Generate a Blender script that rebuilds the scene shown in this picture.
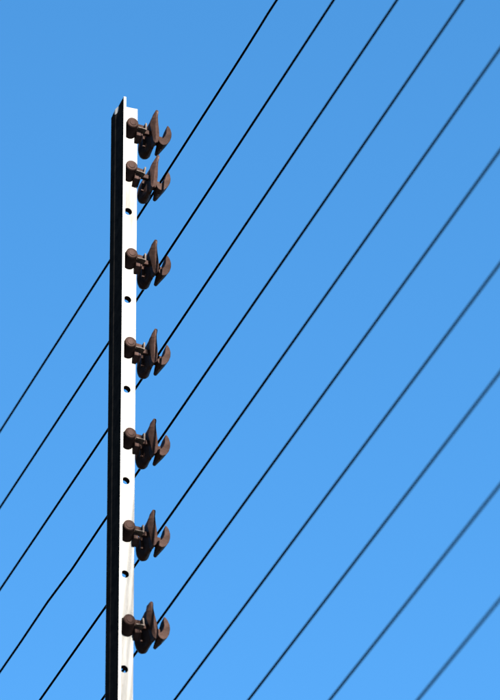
import bpy, bmesh, math, random
from mathutils import Vector, Matrix, noise

random.seed(7)
SC = bpy.context.scene
COL = SC.collection
for o in list(bpy.data.objects):
    bpy.data.objects.remove(o, do_unlink=True)

# ------------------------------------------------------------------ camera
EYE = 1.60                                   # eye height above the ground (m)
PITCH = 0.56287
cam_d = bpy.data.cameras.new('camera')
cam = bpy.data.objects.new('camera', cam_d)
COL.objects.link(cam)
cam_d.sensor_fit = 'VERTICAL'
cam_d.sensor_height = 36.0
cam_d.lens = 5969.8 / 700.0 * 36.0           # long telephoto
cam_d.clip_start = 0.1
cam_d.clip_end = 6000.0
cam.location = (0, 0, EYE)
cam.rotation_euler = (Matrix.Rotation(PITCH + math.pi / 2, 3, 'X') @ Matrix.Rotation(0.00231, 3, 'Z')).to_euler()
cam_d.dof.use_dof = True
cam_d.dof.focus_distance = 5.68
cam_d.dof.aperture_fstop = 13.3
cam_d.dof.aperture_blades = 0
SC.camera = cam

# ------------------------------------------------------------------ sky, sun, exposure
SUN_EL = math.radians(40)
SUN_H = Vector((0.393, -0.921)).normalized()  # horizontal direction towards the sun
world = bpy.data.worlds.new('World')
SC.world = world
world.use_nodes = True
nt = world.node_tree
bg = nt.nodes['Background']
sky = nt.nodes.new('ShaderNodeTexSky')
sky.sky_type = 'NISHITA'
sky.sun_disc = False
sky.sun_elevation = SUN_EL
sky.sun_rotation = math.atan2(SUN_H.x, SUN_H.y)
sky.altitude = 0.0
sky.air_density = 0.4
sky.dust_density = 0.0
sky.ozone_density = 0.0
bg.inputs['Strength'].default_value = 0.05
hs = nt.nodes.new('ShaderNodeHueSaturation')         # the camera's vivid colour rendering, even over the whole sky
hs.inputs['Hue'].default_value = 0.489
hs.inputs['Saturation'].default_value = 1.29
nt.links.new(sky.outputs['Color'], hs.inputs['Color'])
nt.links.new(hs.outputs['Color'], bg.inputs['Color'])

sun_d = bpy.data.lights.new('sun', 'SUN')
sun_d.energy = 5.0
sun_d.angle = math.radians(0.5)
sun_d.color = (1.0, 0.94, 0.86)
sun = bpy.data.objects.new('sun', sun_d)
COL.objects.link(sun)
SDIR = Vector((SUN_H.x * math.cos(SUN_EL), SUN_H.y * math.cos(SUN_EL), math.sin(SUN_EL)))
sun.rotation_euler = SDIR.to_track_quat('Z', 'Y').to_euler()
sun.location = (3, -6, 12)

SC.view_settings.view_transform = 'Standard'
SC.view_settings.look = 'None'
SC.view_settings.gamma = 1.0
SC.view_settings.use_curve_mapping = False
SC.view_settings.exposure = 3.41

# ------------------------------------------------------------------ materials
def mat(name):
    m = bpy.data.materials.new(name)
    m.use_nodes = True
    return m, m.node_tree, m.node_tree.nodes['Principled BSDF']

def N(t, kind, **kw):
    n = t.nodes.new(kind)
    for k, v in kw.items():
        if k in n.inputs: n.inputs[k].default_value = v
        else: setattr(n, k, v)
    return n

def ramp(t, fac, stops):
    r = t.nodes.new('ShaderNodeValToRGB')
    e = r.color_ramp.elements
    while len(e) < len(stops): e.new(0.5)
    for el, (p, c) in zip(e, stops):
        el.position = p
        el.color = (*c, 1)
    t.links.new(fac, r.inputs['Fac'])
    return r.outputs['Color']

def zinc_material():
    m, t, b = mat('weathered_galvanised_steel')
    tc = N(t, 'ShaderNodeTexCoord')
    n1 = N(t, 'ShaderNodeTexNoise', Scale=60.0, Detail=6.0, Roughness=0.65)
    mp = N(t, 'ShaderNodeMapping'); mp.inputs['Scale'].default_value = (1, 1, 0.18)
    t.links.new(tc.outputs['Object'], mp.inputs['Vector'])
    t.links.new(mp.outputs['Vector'], n1.inputs['Vector'])
    base = ramp(t, n1.outputs['Fac'], [(0.29, (0.062, 0.059, 0.053)), (0.45, (0.094, 0.091, 0.085)), (0.66, (0.138, 0.136, 0.130))])
    # small rust freckles and streaks
    n2 = N(t, 'ShaderNodeTexNoise', Scale=420.0, Detail=3.0, Roughness=0.6)
    t.links.new(mp.outputs['Vector'], n2.inputs['Vector'])
    f = ramp(t, n2.outputs['Fac'], [(0.70, (0, 0, 0)), (0.80, (1, 1, 1))])
    mx = N(t, 'ShaderNodeMixRGB'); mx.inputs['Color2'].default_value = (0.06, 0.034, 0.018, 1)
    t.links.new(f, mx.inputs['Fac']); t.links.new(base, mx.inputs['Color1'])
    t.links.new(mx.outputs['Color'], b.inputs['Base Color'])
    b.inputs['Roughness'].default_value = 0.75
    b.inputs['Specular IOR Level'].default_value = 0.04
    bp = N(t, 'ShaderNodeBump', Strength=0.25, Distance=0.0006)
    t.links.new(n2.outputs['Fac'], bp.inputs['Height'])
    t.links.new(bp.outputs['Normal'], b.inputs['Normal'])
    return m

def hole_shade_material():
    m, t, b = mat('painted_hole_shade')  # walls of the punched holes coloured dark to stand for shade
    tc = N(t, 'ShaderNodeTexCoord')
    n1 = N(t, 'ShaderNodeTexNoise', Scale=700.0, Detail=4.0)
    t.links.new(tc.outputs['Object'], n1.inputs['Vector'])
    t.links.new(ramp(t, n1.outputs['Fac'], [(0.35, (0.008, 0.005, 0.004)), (0.7, (0.022, 0.011, 0.006))]), b.inputs['Base Color'])
    b.inputs['Roughness'].default_value = 0.95
    b.inputs['Specular IOR Level'].default_value = 0.0
    return m

def plastic_material():
    m, t, b = mat('brown_moulded_plastic')
    tc = N(t, 'ShaderNodeTexCoord')
    n1 = N(t, 'ShaderNodeTexNoise', Scale=160.0, Detail=5.0, Roughness=0.6)
    t.links.new(tc.outputs['Object'], n1.inputs['Vector'])
    base = ramp(t, n1.outputs['Fac'], [(0.32, (0.0086, 0.0051, 0.0042)), (0.68, (0.0185, 0.0112, 0.0095))])
    # every moulding has faded a little differently
    info = N(t, 'ShaderNodeObjectInfo')
    mr = N(t, 'ShaderNodeMapRange'); mr.inputs['To Min'].default_value = 0.75; mr.inputs['To Max'].default_value = 1.25
    t.links.new(info.outputs['Random'], mr.inputs['Value'])
    hv = N(t, 'ShaderNodeHueSaturation')
    t.links.new(mr.outputs['Result'], hv.inputs['Value']); t.links.new(base, hv.inputs['Color'])
    t.links.new(hv.outputs['Color'], b.inputs['Base Color'])
    b.inputs['Roughness'].default_value = 0.36
    b.inputs['Specular IOR Level'].default_value = 0.008
    b.inputs['Specular Tint'].default_value = (1.0, 0.72, 0.62, 1)
    bp = N(t, 'ShaderNodeBump', Strength=0.2, Distance=0.0004)
    t.links.new(n1.outputs['Fac'], bp.inputs['Height'])
    t.links.new(bp.outputs['Normal'], b.inputs['Normal'])
    return m

def highlight_material():
    m, t, b = mat('painted_edge_highlight')  # lighter colour puts edge highlights on the ledge, rib and lug
    tc = N(t, 'ShaderNodeTexCoord')
    n1 = N(t, 'ShaderNodeTexNoise', Scale=300.0, Detail=4.0)
    t.links.new(tc.outputs['Object'], n1.inputs['Vector'])
    t.links.new(ramp(t, n1.outputs['Fac'], [(0.35, (0.026, 0.021, 0.018)), (0.7, (0.048, 0.040, 0.035))]), b.inputs['Base Color'])
    b.inputs['Roughness'].default_value = 0.6
    b.inputs['Specular IOR Level'].default_value = 0.02
    return m

def wire_material():
    m, t, b = mat('blackened_steel_wire')
    tc = N(t, 'ShaderNodeTexCoord')
    n1 = N(t, 'ShaderNodeTexNoise', Scale=90.0, Detail=4.0)
    t.links.new(tc.outputs['Object'], n1.inputs['Vector'])
    base = ramp(t, n1.outputs['Fac'], [(0.35, (0.0012, 0.0012, 0.0014)), (0.70, (0.0022, 0.0020, 0.0020))])
    t.links.new(base, b.inputs['Base Color'])
    b.inputs['Roughness'].default_value = 0.7
    b.inputs['Specular IOR Level'].default_value = 0.0
    return m

def flange_material():
    # flange shade painted black; sunlit long edges and top patch painted pale
    m, t, b = mat('painted_shade_flange')
    tc = N(t, 'ShaderNodeTexCoord')
    sep = N(t, 'ShaderNodeSeparateXYZ')
    t.links.new(tc.outputs['Object'], sep.inputs[0])
    n1 = N(t, 'ShaderNodeTexNoise', Scale=140.0, Detail=5.0, Roughness=0.6)
    t.links.new(tc.outputs['Object'], n1.inputs['Vector'])
    def math_node(op, *v):
        n = N(t, 'ShaderNodeMath', operation=op)
        for i, x in enumerate(v):
            if isinstance(x, (int, float)): n.inputs[i].default_value = x
            else: t.links.new(x, n.inputs[i])
        return n.outputs[0]
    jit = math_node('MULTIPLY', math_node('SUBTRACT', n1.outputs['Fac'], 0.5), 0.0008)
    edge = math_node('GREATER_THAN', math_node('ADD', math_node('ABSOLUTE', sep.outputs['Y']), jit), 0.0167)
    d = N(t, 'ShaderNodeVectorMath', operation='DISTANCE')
    d.inputs[1].default_value = LIT_SPOT
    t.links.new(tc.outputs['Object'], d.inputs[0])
    lit_spot = math_node('LESS_THAN', math_node('ADD', d.outputs['Value'], math_node('MULTIPLY', jit, 4.0)), 0.0055)
    lit_mask = math_node('MAXIMUM', edge, lit_spot)
    shade_tone = ramp(t, n1.outputs['Fac'], [(0.35, (0.0040, 0.0040, 0.0042)), (0.72, (0.0090, 0.0080, 0.0072))])
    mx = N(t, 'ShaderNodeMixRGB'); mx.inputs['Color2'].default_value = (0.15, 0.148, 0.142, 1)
    t.links.new(lit_mask, mx.inputs['Fac']); t.links.new(shade_tone, mx.inputs['Color1'])
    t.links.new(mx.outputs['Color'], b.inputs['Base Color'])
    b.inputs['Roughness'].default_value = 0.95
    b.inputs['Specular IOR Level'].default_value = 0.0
    bp = N(t, 'ShaderNodeBump', Strength=0.3, Distance=0.0004)
    t.links.new(n1.outputs['Fac'], bp.inputs['Height'])
    t.links.new(bp.outputs['Normal'], b.inputs['Normal'])
    return m

def ground_material():
    m, t, b = mat('dark_asphalt')
    tc = N(t, 'ShaderNodeTexCoord')
    n1 = N(t, 'ShaderNodeTexNoise', Scale=3.0, Detail=8.0, Roughness=0.7)
    t.links.new(tc.outputs['Object'], n1.inputs['Vector'])
    base = ramp(t, n1.outputs['Fac'], [(0.3, (0.026, 0.026, 0.026)), (0.7, (0.042, 0.041, 0.039))])
    t.links.new(base, b.inputs['Base Color'])
    b.inputs['Roughness'].default_value = 0.95
    return m

LIT_SPOT = (-0.0118, -0.0025, 4.8765)          # painted sunlit patch on the crease close under the post's top
M_FLANGE, M_HOLE_SHADE, M_HIGHLIGHT = flange_material(), hole_shade_material(), highlight_material()
M_ZINC, M_PLASTIC, M_WIRE, M_GROUND = zinc_material(), plastic_material(), wire_material(), ground_material()

# ------------------------------------------------------------------ helpers
def link_mesh(name, bm, m, parent=None, smooth=False):
    bmesh.ops.recalc_face_normals(bm, faces=bm.faces)
    me = bpy.data.meshes.new(name)
    bm.to_mesh(me); bm.free()
    me.materials.append(m)
    if smooth:
        for p in me.polygons: p.use_smooth = True
    o = bpy.data.objects.new(name, me)
    COL.objects.link(o)
    if parent: o.parent = parent
    return o

def tag(o, label, cat, group=None):
    o['label'] = label; o['category'] = cat
    if group: o['group'] = group
    return o

MM = 0.001
# fence frame: A away from the fence plane (out along the post's web), Bv along the wires, Z up
PHI = -1.21723
POST = Vector((-0.11631, 4.76004, EYE + 3.15836))        # centre of one hole in the web
Bv = Vector((math.cos(PHI), math.sin(PHI), 0))
A = Vector((-math.sin(PHI), math.cos(PHI), 0))
PIVOT = POST + Vector((0, 0, -0.20))
LEAN = Matrix.Translation(PIVOT) @ Matrix.Rotation(0.0058, 4, Bv) @ Matrix.Translation(-PIVOT)   # the post is not quite plumb
FRAME = Matrix((( A.x, Bv.x, 0), (A.y, Bv.y, 0), (0, 0, 1))).to_4x4()   # columns A, B, Z

# ------------------------------------------------------------------ ground
bm = bmesh.new()
bmesh.ops.create_circle(bm, cap_ends=True, segments=96, radius=3000)
g = link_mesh('ground', bm, M_GROUND)
g['kind'] = 'structure'

# ------------------------------------------------------------------ fence post (T section)
ZTOP = 0.1205                       # top of the post above the reference hole
ZBOT = -POST.z                      # down to the ground
post = bpy.data.objects.new('fence_post', None)
post.empty_display_size = 0.05
COL.objects.link(post)
base = Vector((POST.x, POST.y, 0))
post.matrix_world = LEAN @ Matrix.Translation(base) @ FRAME
tag(post, 'pale galvanised steel fence post of T section with a row of round holes', 'fence post')

WEB_A0, WEB_A1, WEB_T, WEB_B = -8.3 * MM, 8.7 * MM, 1.9 * MM, -4.8 * MM
HOLE_R, PITCH_H = 3.9 * MM, 0.05
def web_mesh():
    """flat bar with round holes punched through, built as one closed sheet of quads"""
    bm = bmesh.new()
    seg = 20
    z_hi = POST.z + ZTOP
    centres = []
    k = 1
    z = POST.z + 2 * PITCH_H
    while z > 0.06:
        centres.append(z); z -= PITCH_H
    h = PITCH_H / 2 * 0.36
    def rect_ring(zc):
        pts = []
        for i in range(seg):
            an = 2 * math.pi * i / seg
            ca, sa = math.cos(an), math.sin(an)
            w0 = (WEB_A1 if ca > 0 else -WEB_A0)
            s = min(w0 / abs(ca) if abs(ca) > 1e-6 else 1e9, h / abs(sa) if abs(sa) > 1e-6 else 1e9)
            pts.append((ca * s, zc + sa * s))
        return pts
    def add(side):
        y = WEB_T if side > 0 else WEB_B
        allr, allc = [], []
        for zc in centres:
            rr = [bm.verts.new((x, y, zz)) for x, zz in rect_ring(zc)]
            cc = [bm.verts.new((HOLE_R * math.cos(2 * math.pi * i / seg), y, zc + HOLE_R * math.sin(2 * math.pi * i / seg))) for i in range(seg)]
            for i in range(seg):
                j = (i + 1) % seg
                bm.faces.new((rr[i], rr[j], cc[j], cc[i]))
            allr.append(rr); allc.append(cc)
            # corners of this hole's cell
        return allr, allc
    rf, cf = add(1); rb, cb = add(-1)
    for c1, c2 in zip(cf, cb):
        for i in range(seg):
            j = (i + 1) % seg
            bm.faces.new((c1[i], c1[j], c2[j], c2[i])).material_index = 1   # punched wall of the hole
    # corner fillers and plain stretches between the holes
    def quad(x0, z0, x1, z1):
        for y in (WEB_T, WEB_B):
            bm.faces.new([bm.verts.new(p) for p in ((x0, y, z0), (x1, y, z0), (x1, y, z1), (x0, y, z1))])
    # rect ring lacks exact corners: fill each with a triangle
    for zc in centres:
        pts = rect_ring(zc)
        for i in range(seg):
            p, q = pts[i], pts[(i + 1) % seg]
            if abs(p[0] - q[0]) > 1e-9 and abs(p[1] - q[1]) > 1e-9:
                cx = p[0] if abs(abs(p[0]) - max(abs(p[0]), abs(q[0]))) < 1e-9 else q[0]
                cz = p[1] if abs(p[1] - zc) > abs(q[1] - zc) else q[1]
                for y in (WEB_T, WEB_B):
                    bm.faces.new([bm.verts.new(v) for v in ((p[0], y, p[1]), (cx, y, cz), (q[0], y, q[1]))])
    zs = [z_hi] + sum([[c + h, c - h] for c in centres], []) + [0.0]
    for i in range(0, len(zs), 2):
        quad(WEB_A0, zs[i + 1], WEB_A1, zs[i])
    # long edge, back edge, top
    for x in (WEB_A1, WEB_A0):
        bm.faces.new([bm.verts.new(p) for p in ((x, WEB_B, 0), (x, WEB_T, 0), (x, WEB_T, z_hi), (x, WEB_B, z_hi))])
    for zz in (z_hi, 0):
        bm.faces.new([bm.verts.new(p) for p in ((WEB_A0, WEB_B, zz), (WEB_A1, WEB_B, zz), (WEB_A1, WEB_T, zz), (WEB_A0, WEB_T, zz))])
    bmesh.ops.remove_doubles(bm, verts=bm.verts, dist=1e-6)
    return bm
web = link_mesh('web', web_mesh(), M_ZINC, post)
web.data.materials.append(M_HOLE_SHADE)

# flange: plate along the wires, its far half creased a little outwards, top sheared off unevenly
def flange_mesh():
    bm = bmesh.new()
    outer = [(-10.7, 17.0), (-10.7, 1.0), (-12.1, -4.0), (-11.7, -17.0)]      # (a, b) on the outer side
    inner = [(-8.3, 17.0), (-8.3, 1.0), (-8.4, -5.0), (-8.4, -17.0)]
    topdz = [0.6, -0.6, -1.2, -3.2]
    ring = outer + inner[::-1]
    dz = topdz + topdz[::-1]
    z_hi = POST.z + ZTOP
    n_z = 26
    rows = []
    for k in range(n_z + 1):
        row = []
        for (a, b), d in zip(ring, dz):
            z = z_hi + d * MM if k == 0 else z_hi * (1 - k / n_z)
            wob = 0.12 * noise.noise((0.0, b * 0.05, z * 9.0))                # slight unevenness of the rolled plate
            row.append(bm.verts.new(((a + wob) * MM, b * MM, z)))
        rows.append(row)
    n = len(ring)
    for k in range(n_z):
        for i in range(n):
            j = (i + 1) % n
            bm.faces.new((rows[k][i], rows[k][j], rows[k + 1][j], rows[k + 1][i]))
    for r in (rows[0], rows[-1]):
        for i in range(3):
            bm.faces.new((r[i], r[i + 1], r[n - 2 - i], r[n - 1 - i]))
    return bm
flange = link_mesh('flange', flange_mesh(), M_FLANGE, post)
flange['label'] = 'flange painted black for its shade, with pale sunlit edges'

# ------------------------------------------------------------------ insulators
def resample(pts, n):
    P = [Vector(p) for p in pts]
    L = [(P[(i + 1) % len(P)] - P[i]).length for i in range(len(P))]
    tot = sum(L); out = []
    i = 0; acc = 0.0
    for k in range(n):
        s = tot * k / n
        while acc + L[i] < s: acc += L[i]; i += 1
        f = (s - acc) / L[i]
        out.append(P[i].lerp(P[(i + 1) % len(P)], f))
    return out

def smooth_closed(pts, it=1, cut=0.16):
    P = [Vector(p) for p in pts]
    for _ in range(it):
        Q = []
        for i in range(len(P)):
            p, q = P[i], P[(i + 1) % len(P)]
            Q += [p.lerp(q, cut), p.lerp(q, 1 - cut)]
        P = Q
    return P

def loft(sections, n=28, cap_front=None, cap_back=None, ridge=None):
    """sections: list of (outline[(a,c)], b) in millimetres, front first"""
    bm = bmesh.new()
    rings = []
    for pts, b in sections:
        rings.append([bm.verts.new((p.x * MM, (b(p.x) if callable(b) else b) * MM, p.y * MM)) for p in resample(pts, n)])
    for r0, r1 in zip(rings, rings[1:]):
        for i in range(n):
            j = (i + 1) % n
            bm.faces.new((r0[i], r0[j], r1[j], r1[i]))
    for r, cap in ((rings[0], cap_front), (rings[-1], cap_back)):
        if ridge and r is rings[0]:
            # front drawn out to a ridge: every outline point runs up to its nearest ridge point
            rv = [bm.verts.new((a * MM, b * MM, c * MM)) for a, c, b in ridge]
            near = [min(range(len(rv)), key=lambda k: abs(rv[k].co.z - v.co.z)) for v in r]
            for i in range(n):
                j = (i + 1) % n
                ka, kb = near[i], near[j]
                step = 1 if kb > ka else -1
                if ka == kb:
                    bm.faces.new((r[i], r[j], rv[ka]))
                else:
                    bm.faces.new((r[i], rv[ka + step], rv[ka])) if abs(kb - ka) > 1 else None
                    k = kb - step
                    bm.faces.new((r[i], rv[kb], rv[k]))
                    bm.faces.new((r[i], r[j], rv[kb]))
        elif cap is None:
            bm.faces.new(r)
        else:
            c = bm.verts.new(tuple(x * MM for x in (cap[0], cap[2], cap[1])))
            for i in range(n):
                bm.faces.new((r[i], r[(i + 1) % n], c))
    return bm

def box(bm, a0, a1, b0, b1, c0, c1, skew=0.0, drop=0.0):
    """bar; skew tips it along a, drop lowers the back of its underside"""
    vs = [bm.verts.new(((a) * MM, b * MM, (c + skew * (a - a0) - (drop if (b == b0 and c == c0) else 0)) * MM)) for a in (a0, a1) for b in (b0, b1) for c in (c0, c1)]
    for f in ((0, 1, 3, 2), (4, 6, 7, 5), (0, 4, 5, 1), (2, 3, 7, 6), (0, 2, 6, 4), (1, 5, 7, 3)):
        bm.faces.new([vs[i] for i in f])

def bevelled(bm, w=0.5, seg=2, ang=30):
    bmesh.ops.recalc_face_normals(bm, faces=bm.faces)
    ed = [e for e in bm.edges if len(e.link_faces) == 2 and e.calc_face_angle(0) > math.radians(ang)]
    bmesh.ops.bevel(bm, geom=ed, offset=w * MM, segments=seg, affect='EDGES', profile=0.5, clamp_overlap=True)
    return bm

def circle_pts(ca, cc, r, n=28, stretch=0.0):
    """circle or upright stadium; stretch lowers its bottom half"""
    out = []
    for i in range(n):
        an = math.pi / 2 - 2 * math.pi * i / n
        s = math.sin(an)
        out.append((ca + r * math.cos(an), cc + r * s - (stretch if s < -1e-6 else 0)))
    return out

FIN = [(25.4, 16.9), (25.6, 14.6), (25.0, 10.5), (25.4, 4.0), (26.7, -7.0), (27.0, -13.5), (25.6, -19.6), (23.0, -22.0), (21.8, -19.0), (20.6, -6.5), (19.4, 2.6), (20.2, 9.2), (22.0, 13.8), (22.9, 17.3)]
FIN_MID = [(24.8, 14.6), (25.0, 11.0), (25.6, 6.0), (26.4, -1.0), (27.4, -9.0), (27.4, -15), (26.2, -20.0), (23.0, -22.2), (20.6, -20.6), (19.8, -10), (19.0, 0), (19.6, 7.0), (21.2, 12.0), (22.6, 14.8)]
def fin_front(a):
    """how far the front of the claw stands proud, across its width"""
    f = min(1.0, max(0.0, (a - 19.5) / 3.2))
    return 6.0 + 6.5 * f
FIN_BACK = [(22.5, 5.0), (25.2, 3.0), (27.4, -2.0), (28.8, -8.5), (28.8, -14.0), (27.8, -18.4), (25.0, -21.6), (21.4, -22.4), (18.6, -20.8), (16.6, -16.6), (15.8, -11.0), (16.0, -5.0), (17.2, 0.4), (19.4, 4.0)]
def shrunk(pts, s, ca, cc):
    return [(ca + (a - ca) * s, cc + (c - cc) * s) for a, c in pts]
HOOK = [(35.6, 3.6), (37.2, 2.9), (39.0, 0.2), (40.4, -4.6), (40.2, -9.6), (38.6, -14.6), (35.6, -19.0), (32.0, -20.6), (29.4, -19.6), (27.6, -17.2), (27.4, -14.6), (29.4, -13.6), (31.4, -12.6), (33.6, -9.6), (34.8, -6.0), (35.0, -1.0)]

def hook_back(s):
    c = Vector((32.6, -19.2))
    return [tuple(c + (Vector(p) - c) * s) for p in HOOK]

def make_insulator():
    root = bpy.data.objects.new('claw_insulator', None)
    root.empty_display_size = 0.02
    COL.objects.link(root)
    # screw boss with round front face, set on a short collar against the web
    bm = loft([(circle_pts(0.2, -2.8, 4.9), 11.6), (circle_pts(0.2, -2.8, 5.7), 10.9), (circle_pts(0.1, -3.3, 5.9, stretch=6.6), 2.2), (circle_pts(0.1, -3.3, 5.9, stretch=6.6), 1.95)])
    boss = link_mesh('boss', bm, M_PLASTIC, root)
    # domed screw head on the boss face
    bm = loft([(circle_pts(0.2, -2.8, 3.0, 20), 12.0), (circle_pts(0.2, -2.8, 3.6, 20), 11.4)], n=20)
    link_mesh('screw_head', bm, M_PLASTIC, boss)
    # arm from boss to body with its ledge, rib and stop block
    bm = bmesh.new()
    box(bm, 3.0, 14.0, 2.3, 6.5, -7.0, 1.0, skew=-0.08)
    box(bm, 13.0, 21.0, -1.5, 2.6, -6.5, -1.5)
    arm = link_mesh('arm', bevelled(bm, 0.9), M_PLASTIC, root)
    bm = bmesh.new()
    box(bm, 5.4, 13.0, 3.0, 12.6, -8.1, -7.1, skew=-0.06)
    link_mesh('ledge', bevelled(bm, 0.3), M_HIGHLIGHT, arm)
    bm = bmesh.new()
    box(bm, 12.6, 14.2, 3.0, 12.4, -8.9, -0.8)
    link_mesh('rib', bevelled(bm, 0.3), M_HIGHLIGHT, arm)
    bm = bmesh.new()
    box(bm, 5.2, 9.6, 2.1, 8.8, -14.4, -8.9, drop=5.6)
    box(bm, 9.8, 11.3, 2.1, 9.2, -14.2, -12.0, drop=5.6)
    link_mesh('stop_block', bevelled(bm, 0.4), M_PLASTIC, arm)
    # body: tall pointed claw in front, broad rounded drum behind
    fin = smooth_closed(FIN)
    bm = loft([(fin, fin_front), (fin, 3.4), (smooth_closed(shrunk(FIN, 0.84, 23.6, -4.0)), 3.0), (smooth_closed(shrunk(FIN_MID, 0.93, 23.4, -5.0)), -2.0), (smooth_closed(FIN_BACK), -17.0), (smooth_closed(shrunk(FIN_BACK, 0.92, 21.0, -8)), -19.5),
               (smooth_closed(shrunk(FIN_BACK, 0.66, 21.0, -8)), -21.5)],
              n=56, cap_back=(21.0, -8, -22.3), ridge=[(23.7, 14.6, 12.2), (22.9, 7.0, 12.9), (22.6, -3.0, 13.2), (23.0, -11.0, 13.2), (23.5, -17.5, 12.8)])
    body = link_mesh('body', bevelled(bm, 0.35, 1, 40), M_PLASTIC, root)
    bm = bmesh.new()
    box(bm, 16.6, 20.0, -9.0, -6.6, -15.0, -3.0)
    link_mesh('side_rib', bevelled(bm, 0.4), M_PLASTIC, body)
    # seat between the claws that carries the wire
    bm = bmesh.new()
    box(bm, 25.5, 34.0, -4.0, 2.0, -13.5, -5.3)
    link_mesh('wire_seat', bevelled(bm, 0.8), M_PLASTIC, root)
    # rounded hook claw
    bm = loft([(smooth_closed(HOOK), 10.0), (smooth_closed(hook_back(0.9)), 2.0), (smooth_closed(hook_back(0.36)), -12.0)],
              n=48, cap_front=None)
    hook = link_mesh('hook', bevelled(bm, 0.4, 1, 40), M_PLASTIC, root)
    bm = loft([(circle_pts(32.4, -20.6, 0.9, 14), 2.4), (circle_pts(32.4, -19.6, 1.1, 14), -4.0)], n=14)
    link_mesh('lug', bm, M_HIGHLIGHT, hook)
    return root

PROTO = make_insulator()
def copy_tree(o, parent=None):
    c = o.copy(); COL.objects.link(c); c.parent = parent
    for ch in list(o.children):
        copy_tree(ch, c)
    return c

INS = [  # height of its hole above the reference hole, roll about the screw, yaw, label
    (0.10, -1.0, 0.0, 'topmost brown plastic claw insulator on the post, its hook empty of wire'),
    (0.05, -7.5, 2.0, 'brown claw insulator close under the topmost one, tilted downwards, holding the highest wire'),
    (-0.05, 0.5, -1.0, 'third brown claw insulator from the top of the post, holding the second wire'),
    (-0.15, -2.0, 1.5, 'middle one of the seven brown claw insulators, holding the third wire'),
    (-0.25, 1.0, -2.0, 'brown claw insulator third from the bottom of the post, holding the fourth wire'),
    (-0.35, 1.5, 1.0, 'brown claw insulator second from the bottom of the post, holding the fifth wire'),
    (-0.45, 8.0, -2.5, 'lowest brown claw insulator on the post, tilted upwards, holding the sixth wire'),
]
for i, (z, roll, yaw, label) in enumerate(INS):
    o = PROTO if i == 0 else copy_tree(PROTO)
    o.matrix_world = (LEAN @ Matrix.Translation(POST + A * 0.0007 + Vector((0, 0, z))) @ FRAME @
                      Matrix.Rotation(-math.radians(roll), 4, 'Y') @ Matrix.Rotation(math.radians(yaw), 4, 'Z'))
    tag(o, label, 'insulator', 'claw insulators screwed to the fence post')

# ------------------------------------------------------------------ wires
WZ = [-9.0, -4.2, -4.7, -3.3, -2.9, 0.4, -5.3, -4.6, -5.3, -5.6]     # height against its insulator's hole, mm
KINKS = {0: [(0.30, -0.8, 0.0), (0.36, -0.4, 0.4)], 3: [(-0.25, 0.7, -0.4), (-0.315, -0.7, 0.4)]}
WLABEL = [
    'highest black steel wire, running from the second insulator up to the top edge',
    'second highest black steel wire, held by the third insulator from the top',
    'third highest black steel wire, held by the middle insulator',
    'fourth black steel wire, slightly kinked left of the post',
    'fifth black steel wire, held by the second lowest insulator, leaving at the upper right corner',
    'sixth black steel wire, held by the lowest insulator on the post',
    'first black wire right of the post that meets no insulator in view',
    'slightly blurred dark wire, third in from the lower right corner',
    'blurred dark wire, second in from the lower right corner',
    'most blurred short dark wire cutting across the lower right corner',
]
def wire_mesh(i):
    r, seg = 1.12 * MM, 10
    rnd = random.Random(40 + i)
    bs = [-14, -9, -6, -4, -3, -2.4, -2]
    b = -1.8
    while b < 1.8: bs.append(round(b, 4)); b += 0.04
    bs += [1.8, 2.2, 2.8, 3.6, 5, 8, 12]
    ks = KINKS.get(i, [])
    if ks: bs += [k[0] for k in ks]
    bs = sorted(set(bs))
    ph = rnd.uniform(0, 100)
    pts = []
    for b in bs:
        w = min(1.0, abs(b) / 0.12)
        da = 0.35 * noise.noise((ph, b * 2.3, 0)) * w
        dz = 0.45 * noise.noise((ph + 7, b * 2.1, 3)) * w
        for kb, ka, kz in ks:
            d = abs(b - kb)
            if d < 0.08: da += ka * (1 - d / 0.08); dz += kz * (1 - d / 0.08)
        pts.append(Vector((da * MM, b, dz * MM - 0.00099 * b)))
    bm = bmesh.new()
    rows = []
    for p in pts:
        rows.append([bm.verts.new((p.x + r * math.cos(2 * math.pi * k / seg), p.y, p.z + r * math.sin(2 * math.pi * k / seg))) for k in range(seg)])
    for r0, r1 in zip(rows, rows[1:]):
        for k in range(seg):
            j = (k + 1) % seg
            bm.faces.new((r0[k], r0[j], r1[j], r1[k]))
    bm.faces.new(rows[0]); bm.faces.new(rows[-1])
    return bm
for i in range(10):
    o = link_mesh('fence_wire', wire_mesh(i), M_WIRE, smooth=True)
    o.matrix_world = Matrix.Translation(POST + A * 0.031 + Vector((0, 0, 0.05 - 0.1 * i + WZ[i] * MM))) @ FRAME
    tag(o, WLABEL[i], 'wire', 'parallel fence wires')
